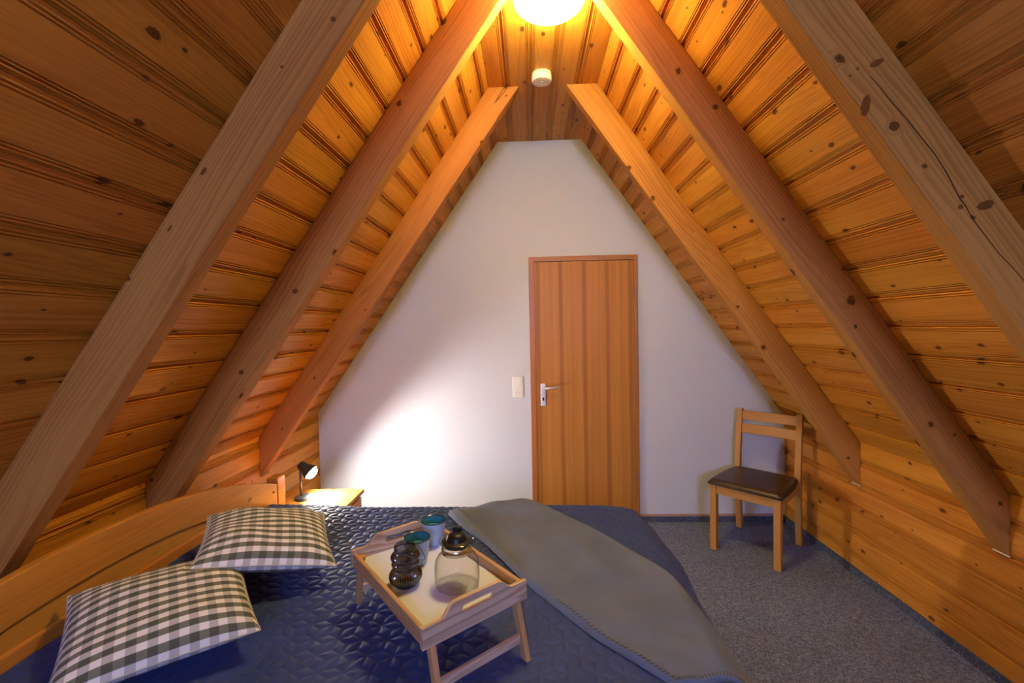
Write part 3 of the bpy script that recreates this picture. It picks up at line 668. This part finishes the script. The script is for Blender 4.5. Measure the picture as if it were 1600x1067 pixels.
# gingham cushions --------------------------------------------------------------
LYING = []
def cushion(name, corners, thick, seed, label, sag=0.0):
    Dc, Cc, Bc, Ac = [np.array(c, float) for c in corners]       # near-left, near-right, far-right, far-left
    ctr = (Dc+Cc+Bc+Ac)/4; n = 44; g = np.linspace(-1, 1, n); U, V = np.meshgrid(g, g)
    # pinched outline
    k = 0.055; Ue = U*(1-k*(1-V**2)*np.abs(U)**2); Ve = V*(1-k*(1-U**2)*np.abs(V)**2)
    u, v = (Ue+1)/2, (Ve+1)/2
    Pm = (Dc[None, None]*((1-u)*(1-v))[..., None]+Cc*(u*(1-v))[..., None]+Bc*(u*v)[..., None]+Ac*((1-u)*v)[..., None])
    nr = np.cross(Cc-Dc, Ac-Dc); nr /= np.linalg.norm(nr)
    if nr[2] < 0: nr = -nr
    prof = np.clip((1-np.abs(U)**2.6)*(1-np.abs(V)**2.6), 0, 1)**0.52
    rs = np.random.RandomState(seed); wr = np.zeros_like(U)
    for _ in range(7):
        a, b, p = rs.uniform(-7, 7), rs.uniform(-7, 7), rs.uniform(0, 6); wr += np.sin(a*U+b*V+p)*0.0014
    # gathers running from the corners and along the front seam
    wr += 0.0035*np.sin(16*(U-V)+seed)*np.exp(-((np.abs(U)-0.95)/0.35)**2)*np.exp(-((np.abs(V)-0.95)/0.35)**2)
    top = Pm + nr*(thick*prof+wr*prof)[..., None]
    bot = Pm - nr*((thick*0.85)*prof)[..., None]
    bot[..., 2] = np.maximum(bot[..., 2], BED_Z+0.007+bulge(bot[..., 0], bot[..., 1]) if not sag else bot[..., 2])
    if not sag:            # pressed down where the other cushion lies on it
        for arr in (top, bot, Pm):
            for idx in np.ndindex(U.shape):
                for B in LYING:
                    d2 = (B[:, 0]-arr[idx][0])**2+(B[:, 1]-arr[idx][1])**2; k_ = np.argmin(d2)
                    if d2[k_] < 0.012**2: arr[idx][2] = min(arr[idx][2], B[k_, 2]-0.004)
    else: LYING.append(bot.reshape(-1, 3).copy())
    uv = np.stack([(U+1)/2, (V+1)/2], -1); loc = np.array([ctr[0], ctr[1], ctr[2]-thick*0.85])
    root = empty(name, tuple(loc))
    t = grid_mesh('cover_front', *(top-loc).transpose(2, 0, 1), GINGHAM, root, uv); b = grid_mesh('cover_back', *(bot[:, ::-1]-loc).transpose(2, 0, 1), GINGHAM, root, uv[:, ::-1])
    ring = [Pm[0, i] for i in range(n)]+[Pm[i, -1] for i in range(1, n)]+[Pm[-1, i] for i in range(n-2, -1, -1)]+[Pm[i, 0] for i in range(n-2, 0, -1)]
    ring = [tuple(np.array(p)-loc) for p in ring]; tube('seam', ring+[ring[0]], 0.0022, SEAM, root, 6)
    tag(root, label, 'cushion', 'grey checked cushions on the bed'); return root
SEAM = plain('off_white_seam', (0.42, 0.43, 0.44), 0.85, 0.1)
cushion('gingham_cushion', [(-1.120, 1.318, 0.765), (-0.753, 1.530, 0.662), (-0.972, 1.910, 0.690), (-1.345, 1.700, 0.770)], 0.072, 11, 'grey-and-white checked cushion lying partly on the other cushion, beside the tray', sag=1)
cushion('gingham_cushion', [(-1.150, 0.918, 0.672), (-0.826, 1.202, 0.655), (-1.098, 1.530, 0.712), (-1.415, 1.225, 0.735)], 0.068, 3, 'large grey-and-white checked cushion nearest the camera, against the headboard')

# ------------------------------------------------------------------ bed tray
TZ0 = BED_Z + 0.006
cN, cR, cL = Vector((-0.316, 1.020, 0)), Vector((-0.078, 1.234, 0)), Vector((-0.642, 1.400, 0))
ex = (cN-cL).normalized(); ctr = cL+(cN-cL)/2+(cR-cN)/2       # local x runs along the long side towards the camera
tray = tag(empty('bed_tray', (ctr.x, ctr.y, TZ0), math.atan2(ex.y, ex.x)), 'wooden breakfast tray with white top and folding legs standing on the bedspread', 'tray')
TLx, TWy = 0.250, 0.160; zb, zt = 0.150, 0.198
for s in (-1, 1):
    # long sides (rounded top rail)
    o = box('side_rail', -TLx+0.012, TLx-0.012, s*TWy-(0.014 if s > 0 else 0), s*TWy+(0.014 if s < 0 else 0), zb, zt-0.006, TRAYX, tray, 0.004)
    # end boards with raised arch and hand slot
    W = TWy+0.002; ylist = np.linspace(-W, W, 41)
    def topz(y): 
        a = np.clip((0.112-abs(y))/0.045, 0, 1); return zt+0.030*(a*a*(3-2*a))
    outer = [(-W, zb-0.004), (W, zb-0.004)] + [(y, topz(y)) for y in ylist[::-1]]
    sl_, sz, r = 0.050, zt+0.003, 0.0095
    hole = [(sl_-r+r*math.cos(a), sz+r*math.sin(a)) for a in np.linspace(-PI/2, PI/2, 9)]+[(-sl_+r+r*math.cos(a), sz+r*math.sin(a)) for a in np.linspace(PI/2, 1.5*PI, 9)]
    bm = bmesh.new(); vo = [bm.verts.new((0, a, b)) for a, b in outer]; vh = [bm.verts.new((0, a, b)) for a, b in hole]
    eds = [bm.edges.new((vo[i], vo[(i+1) % len(vo)])) for i in range(len(vo))]+[bm.edges.new((vh[i], vh[(i+1) % len(vh)])) for i in range(len(vh))]
    bmesh.ops.triangle_fill(bm, edges=eds, use_beauty=True, use_dissolve=False)
    r_ = bmesh.ops.extrude_face_region(bm, geom=bm.faces[:]); bmesh.ops.translate(bm, verts=[q for q in r_['geom'] if isinstance(q, bmesh.types.BMVert)], vec=(0.013, 0, 0))
    bmesh.ops.recalc_face_normals(bm, faces=bm.faces)
    me = bpy.data.meshes.new('end_board'); bm.to_mesh(me); bm.free(); me.materials.append(TRAYY)
    eb = bpy.data.objects.new('end_board', me); COL.objects.link(eb); eb.parent = tray; eb.location = (s*TLx-(0.013 if s > 0 else 0), 0, 0)
    # folding legs splay outwards, joined by a cross bar
    for t in (-1, 1):
        a = Vector((s*(TLx-0.024), t*(TWy-0.027), zb+0.03)); b = Vector((s*(TLx+0.028), t*(TWy-0.027), 0.0)); hy, hx2 = 0.008, 0.0125
        v = []
        for p in (b, a):
            for dx, dy in ((-1, -1), (1, -1), (1, 1), (-1, 1)): v.append((p.x+dx*hx2-b.x, p.y+dy*hy-b.y, p.z))
        lg = mesh_obj('leg', v, [(0, 3, 2, 1), (4, 5, 6, 7), (0, 1, 5, 4), (1, 2, 6, 5), (2, 3, 7, 6), (3, 0, 4, 7)], TRAYZ, tray, bevel=0.002); lg.location = (b.x, b.y, 0)
    xm = s*(TLx+0.010)
    box('cross_bar', xm-0.006, xm+0.006, -TWy+0.036, TWy-0.036, 0.042, 0.066, TRAYY, tray, 0.002)
    for t in (-1, 1):
        sc = lathe('screw', [(0, 0), (0.0035, 0), (0.0035, 0.001), (0, 0.001)], STEEL, tray, 12); sc.rotation_euler = (-t*PI/2, 0, 0); sc.location = (s*(TLx-0.028), t*TWy, zb+0.020)
box('tray_top', -TLx+0.013, TLx-0.013, -TWy+0.014, TWy-0.014, zb+0.008, zb+0.014, LAMINATE, tray)
TOP = TZ0+zb+0.014

# things on the tray ------------------------------------------------------------
car = tag(empty('glass_carafe', (-0.276, 1.266, TOP)), 'clear glass coffee carafe with black lid and chrome band on the tray', 'carafe')
out = [(0.040, 0.0), (0.056, 0.001), (0.0625, 0.006), (0.0648, 0.016), (0.0652, 0.035), (0.0648, 0.058), (0.0622, 0.074), (0.0560, 0.086), (0.0480, 0.0935), (0.0435, 0.098), (0.0430, 0.116), (0.0475, 0.126), (0.0525, 0.135)]
inn = [(r-0.0022, z+0.001) for r, z in out[::-1]]; inn[-1] = (0.040, 0.004); inn[-2] = (0.054, 0.0042)
lathe('glass_body', [(0.0, 0.0)]+out+inn+[(0.0, 0.004)], GLASS, car, 56)
lathe('base_ring', [(0.034, 0.0041), (0.036, 0.0055), (0.038, 0.0041)], GLASS, car, 40)
lathe('chrome_band', [(0.0438, 0.100), (0.0446, 0.101), (0.0446, 0.115), (0.0438, 0.116)], CHROME, car, 56, closed=True)
lid = lathe('lid', [(0.0, 0.118), (0.0370, 0.118), (0.0380, 0.126), (0.0420, 0.128), (0.0420, 0.131), (0.038, 0.1325), (0.0300, 0.134), (0.0270, 0.143), (0.0200, 0.1515), (0.010, 0.1535), (0.0, 0.154)], BLACK, car, 48)
kb = box('lid_grip', -0.014, 0.014, 0.008, 0.021, 0.146, 0.167, BLACK, None, 0.003); kb.parent = lid
spout = tube('spout_rim', [(0.022*math.sin(a)+0.0, -0.047-0.010*math.cos(a), 0.131+0.004*math.cos(a)) for a in np.linspace(-1.5, 1.5, 11)], 0.0016, GLASS, car, 8); spout.rotation_euler = (0, 0, 0.25)

lan = tag(empty('glass_lantern', (-0.428, 1.268, TOP)), 'smoky grey ribbed glass lantern with wire handle on the tray', 'lantern')
def bulb(r, zc, h, a0, a1, n=9, rmin=0.0): return [(rmin+(r-rmin)*math.cos(a), zc+h*math.sin(a)) for a in np.linspace(a0, a1, n)]
lp = [(0.030, 0.0)] + bulb(0.0465, 0.028, 0.030, -1.15, 1.08, 12) + bulb(0.0385, 0.0645, 0.011, -0.85, 0.85, 7, 0.022) + bulb(0.0405, 0.0845, 0.014, -0.85, 0.95, 9, 0.018) + [(0.0290, 0.101), (0.0285, 0.108), (0.0300, 0.112), (0.0310, 0.116)]
lathe('glass_body', [(0.0, 0.0)]+lp+[(r-0.0022, z) for r, z in lp[::-1][:-1]]+[(0.028, 0.004), (0.0, 0.004)], SMOKE, lan, 144, rib=36, ribamp=0.040)
hd = [(0.0300*math.cos(a), 0.0, 0.104) for a in (0,)]
tube('wire_collar', [(0.0308*math.cos(a), 0.0308*math.sin(a), 0.104) for a in np.linspace(0, 2*PI, 33)], 0.0012, DARKMETAL, lan, 6)
tube('wire_handle', [(0.004, 0.031, 0.104), (0.018, 0.038, 0.104), (0.040, 0.030, 0.090), (0.054, 0.012, 0.078), (0.057, 0.0, 0.074), (0.054, -0.012, 0.078), (0.040, -0.028, 0.090), (0.018, -0.037, 0.104), (0.004, -0.031, 0.104)], 0.0011, DARKMETAL, lan, 6)
def cup(loc, label):
    c = tag(empty('stoneware_cup', loc), label, 'cup', 'handleless blue cups on the tray')
    lathe('cup_wall', [(0.0, 0.0), (0.026, 0.0), (0.0300, 0.004), (0.0350, 0.030), (0.0395, 0.060), (0.0420, 0.0815)], CUPOUT, c, 44)
    cw = c.children[0]
    lathe('inner_glaze', [(0.0395, 0.0818), (0.0375, 0.060), (0.0345, 0.036), (0.0330, 0.030)], CUPIN, c, 44)
    for p in [q for q in c.children[1].data.polygons if len(q.vertices) > 4]: pass
    lathe('rim', [(0.0422, 0.0812), (0.0424, 0.0835), (0.0410, 0.0848), (0.0394, 0.0838), (0.0393, 0.0812)], CUPRIM, c, 44, closed=True)
    lathe('cup_floor', [(0.0, 0.056), (0.0370, 0.0565), (0.0370, 0.055), (0.0, 0.055)], TEA, c, 40)
    return c
def open_cup_fix(c):
    # keep the cup open at the top: remove the caps the lathe closes
    for ch in c.children:
        if ch.name.startswith(('cup_wall', 'inner_glaze')):
            bm = bmesh.new(); bm.from_mesh(ch.data); big = [f for f in bm.faces if len(f.verts) > 6]
            bmesh.ops.delete(bm, geom=[f for f in big if f.calc_center_median().z > 0.02], context='FACES'); bm.to_mesh(ch.data); bm.free()
open_cup_fix(cup((-0.424, 1.386, TOP), 'pale blue handleless cup directly behind the ribbed lantern'))
open_cup_fix(cup((-0.398, 1.515, TOP), 'pale blue handleless cup at the far end of the tray, beside the carafe lid'))

# ------------------------------------------------------------------ bedside cabinet and reading lamp
ns = tag(empty('bedside_cabinet', (-1.36, 2.600, 0)), 'small pine bedside cabinet between the bed and the white wall', 'cabinet')
NSZ = 0.50
box('top', -0.225, 0.235, -0.165, 0.140, NSZ-0.022, NSZ, BEDWOOD, ns, 0.003)
box('top_edge', 0.2355, 0.2485, -0.165, 0.140, NSZ-0.024, NSZ+0.001, BEDWOOD, ns, 0.003)
box('body', -0.215, 0.225, -0.155, 0.130, 0.05, NSZ-0.022, BEDWOOD, ns, 0.003)
df = box('drawer', 0.225, 0.240, -0.140, 0.115, 0.30, 0.46, BEDWOOD, ns, 0.003)
kn = lathe('knob', [(0, 0), (0.008, 0), (0.008, 0.008), (0.013, 0.014), (0.010, 0.020), (0, 0.021)], BEDWOOD, df, 20); kn.rotation_euler = (0, PI/2, 0); kn.location = (0.007, 0, 0.08)
dd = box('cupboard_door', 0.225, 0.240, -0.140, 0.115, 0.07, 0.285, BEDWOOD, ns, 0.003)
kn = lathe('knob', [(0, 0), (0.008, 0), (0.008, 0.008), (0.013, 0.014), (0.010, 0.020), (0, 0.021)], BEDWOOD, dd, 20); kn.rotation_euler = (0, PI/2, 0); kn.location = (0.007, 0.08, 0.10)
for a in (-0.20, 0.18):
    for b in (-0.145, 0.095): box('foot', a, a+0.04, b, b+0.03, 0, 0.05, BEDWOOD, ns)

LPX, LPY = -1.435, 2.585
dl = tag(empty('reading_lamp', (LPX, LPY, NSZ)), 'small dark reading lamp, lit, on the bedside cabinet', 'lamp')
lathe('base', [(0, 0), (0.055, 0), (0.057, 0.004), (0.052, 0.014), (0.030, 0.018), (0, 0.019)], DARKMETAL, dl, 36, (0.02, 0, 0))
box('switch_button', 0.045, 0.060, -0.03, -0.015, 0.015, 0.021, STEEL, dl, 0.002)
tube('stem', [(0, 0, 0.012), (0, 0, 0.10), (0, 0, 0.195)], 0.0065, DARKMETAL, dl, 12)
hdir = Vector((0.80, -0.02, -0.60)).normalized()
head = lathe('lamp_head', [(0.0, -0.006), (0.015, -0.005), (0.021, 0.004), (0.022, 0.030), (0.030, 0.048), (0.038, 0.070), (0.0385, 0.074), (0.0355, 0.074), (0.028, 0.052), (0.0, 0.046)], DARKMETAL, dl, 36, (0.0, 0, 0.205))
head.scale = (1.22, 1.22, 1.1); head.rotation_mode = 'QUATERNION'; head.rotation_quaternion = hdir.to_track_quat('Z', 'Y')
bu = lathe('bulb', [(0.0, 0.050), (0.018, 0.052), (0.029, 0.062), (0.031, 0.074), (0.027, 0.090), (0.015, 0.0975), (0.0, 0.100)], BULB, head, 32)
spd = bpy.data.lights.new('reading_lamp_beam', 'SPOT'); spd.energy = DESK_POWER; spd.color = DESK_COLOR; spd.spot_size = math.radians(174); spd.spot_blend = 0.42; spd.shadow_soft_size = 0.022
spo = bpy.data.objects.new('reading_lamp_beam', spd); COL.objects.link(spo); spo.parent = dl
spo.location = Vector((0, 0, 0.205)) + hdir*0.125; spo.rotation_mode = 'QUATERNION'; spo.rotation_quaternion = (-Vector((0.76, 0.22, -0.60)).normalized()).to_track_quat('Z', 'Y')

# ------------------------------------------------------------------ chair
ch = tag(empty('chair', (1.445, 3.000, 0), math.atan2(-0.70, 0.714)), 'light oak chair with dark brown leather seat in the corner', 'chair')
for s in (-1, 1):
    x = s*0.190
    box('front_leg', x-0.020, x+0.020, -0.238, -0.194, 0, 0.440, OAK, ch, 0.003)
    prof_ = [(0.215, 0.0), (0.190, 0.25), (0.186, 0.45), (0.192, 0.55), (0.240, 0.880), (0.272, 0.880), (0.232, 0.56), (0.228, 0.45), (0.232, 0.25), (0.252, 0.0)]
    bp_ = prism('back_post', [(a-0.22, b) for a, b in prof_], -0.0185, 0.0185, 'x', OAK, ch, 0.003); bp_.location = (x, 0.22, 0)
box('front_apron', -0.170, 0.170, -0.232, -0.210, 0.378, 0.438, OAKX, ch, 0.002)
box('back_apron', -0.1715, 0.1715, 0.196, 0.218, 0.378, 0.438, OAKX, ch, 0.002)
for s in (-1, 1): box('side_apron', s*0.195-0.011, s*0.195+0.011, -0.194, 0.190, 0.378, 0.438, OAKY, ch, 0.002)
for zc in (0.832, 0.738):
    yb = 0.192+(zc-0.55)*0.1455
    v, f = [], []
    nseg = 12
    for i in range(nseg+1):
        t = -1+2*i/nseg; cv = 0.010*(1-t*t)
        for dy, dz in ((0.004, -0.032), (0.022, -0.032), (0.030, 0.032), (0.012, 0.032)): v.append((0.1715*t, dy+cv, dz))
    for i in range(nseg):
        for k in range(4): f.append((i*4+k, i*4+(k+1) % 4, (i+1)*4+(k+1) % 4, (i+1)*4+k))
    f += [(3, 2, 1, 0), tuple(nseg*4+k for k in range(4))]
    o = mesh_obj('back_slat', v, f, OAKX, ch, bevel=0.002); o.location = (0, yb, zc)
# padded seat
n = 26; g = np.linspace(-1, 1, n); U, V = np.meshgrid(g, g)
hwid = np.where(V < 0, 0.222, 0.222-0.026*np.clip(V, 0, 1)**1.5)
sx = np.sign(U)*np.abs(U)**0.9*hwid; syy = V*0.222-0.030
notch = np.clip((V-0.72)/0.1, 0, 1)*np.clip((np.abs(U)-0.72)/0.08, 0, 1)
edge = np.clip((1-np.abs(U))*(1), 0, 1); cr1 = np.clip((1-np.abs(U))/0.16, 0, 1); cr2 = np.clip((1-np.abs(V))/0.16, 0, 1)
dome = np.sqrt(np.clip(1-(1-cr1)**2, 0, 1))*np.sqrt(np.clip(1-(1-cr2)**2, 0, 1))
zt_ = 0.448+0.026*dome+0.008*(1-U**2)*(1-V**2); zb_ = np.full_like(zt_, 0.4405)
seat = grid_mesh('seat_pad', np.vstack([sx, sx[::-1]]), np.vstack([syy, syy[::-1]]), np.vstack([zt_, zb_[::-1]]), LEATHER, ch)
# ends of the doubled sheet close the pad's sides
bm = bmesh.new(); bm.from_mesh(seat.data); bmesh.ops.remove_doubles(bm, verts=bm.verts, dist=1e-5)
bmesh.ops.holes_fill(bm, edges=[e for e in bm.edges if e.is_boundary], sides=0)
bmesh.ops.recalc_face_normals(bm, faces=bm.faces); bm.to_mesh(seat.data); bm.free()
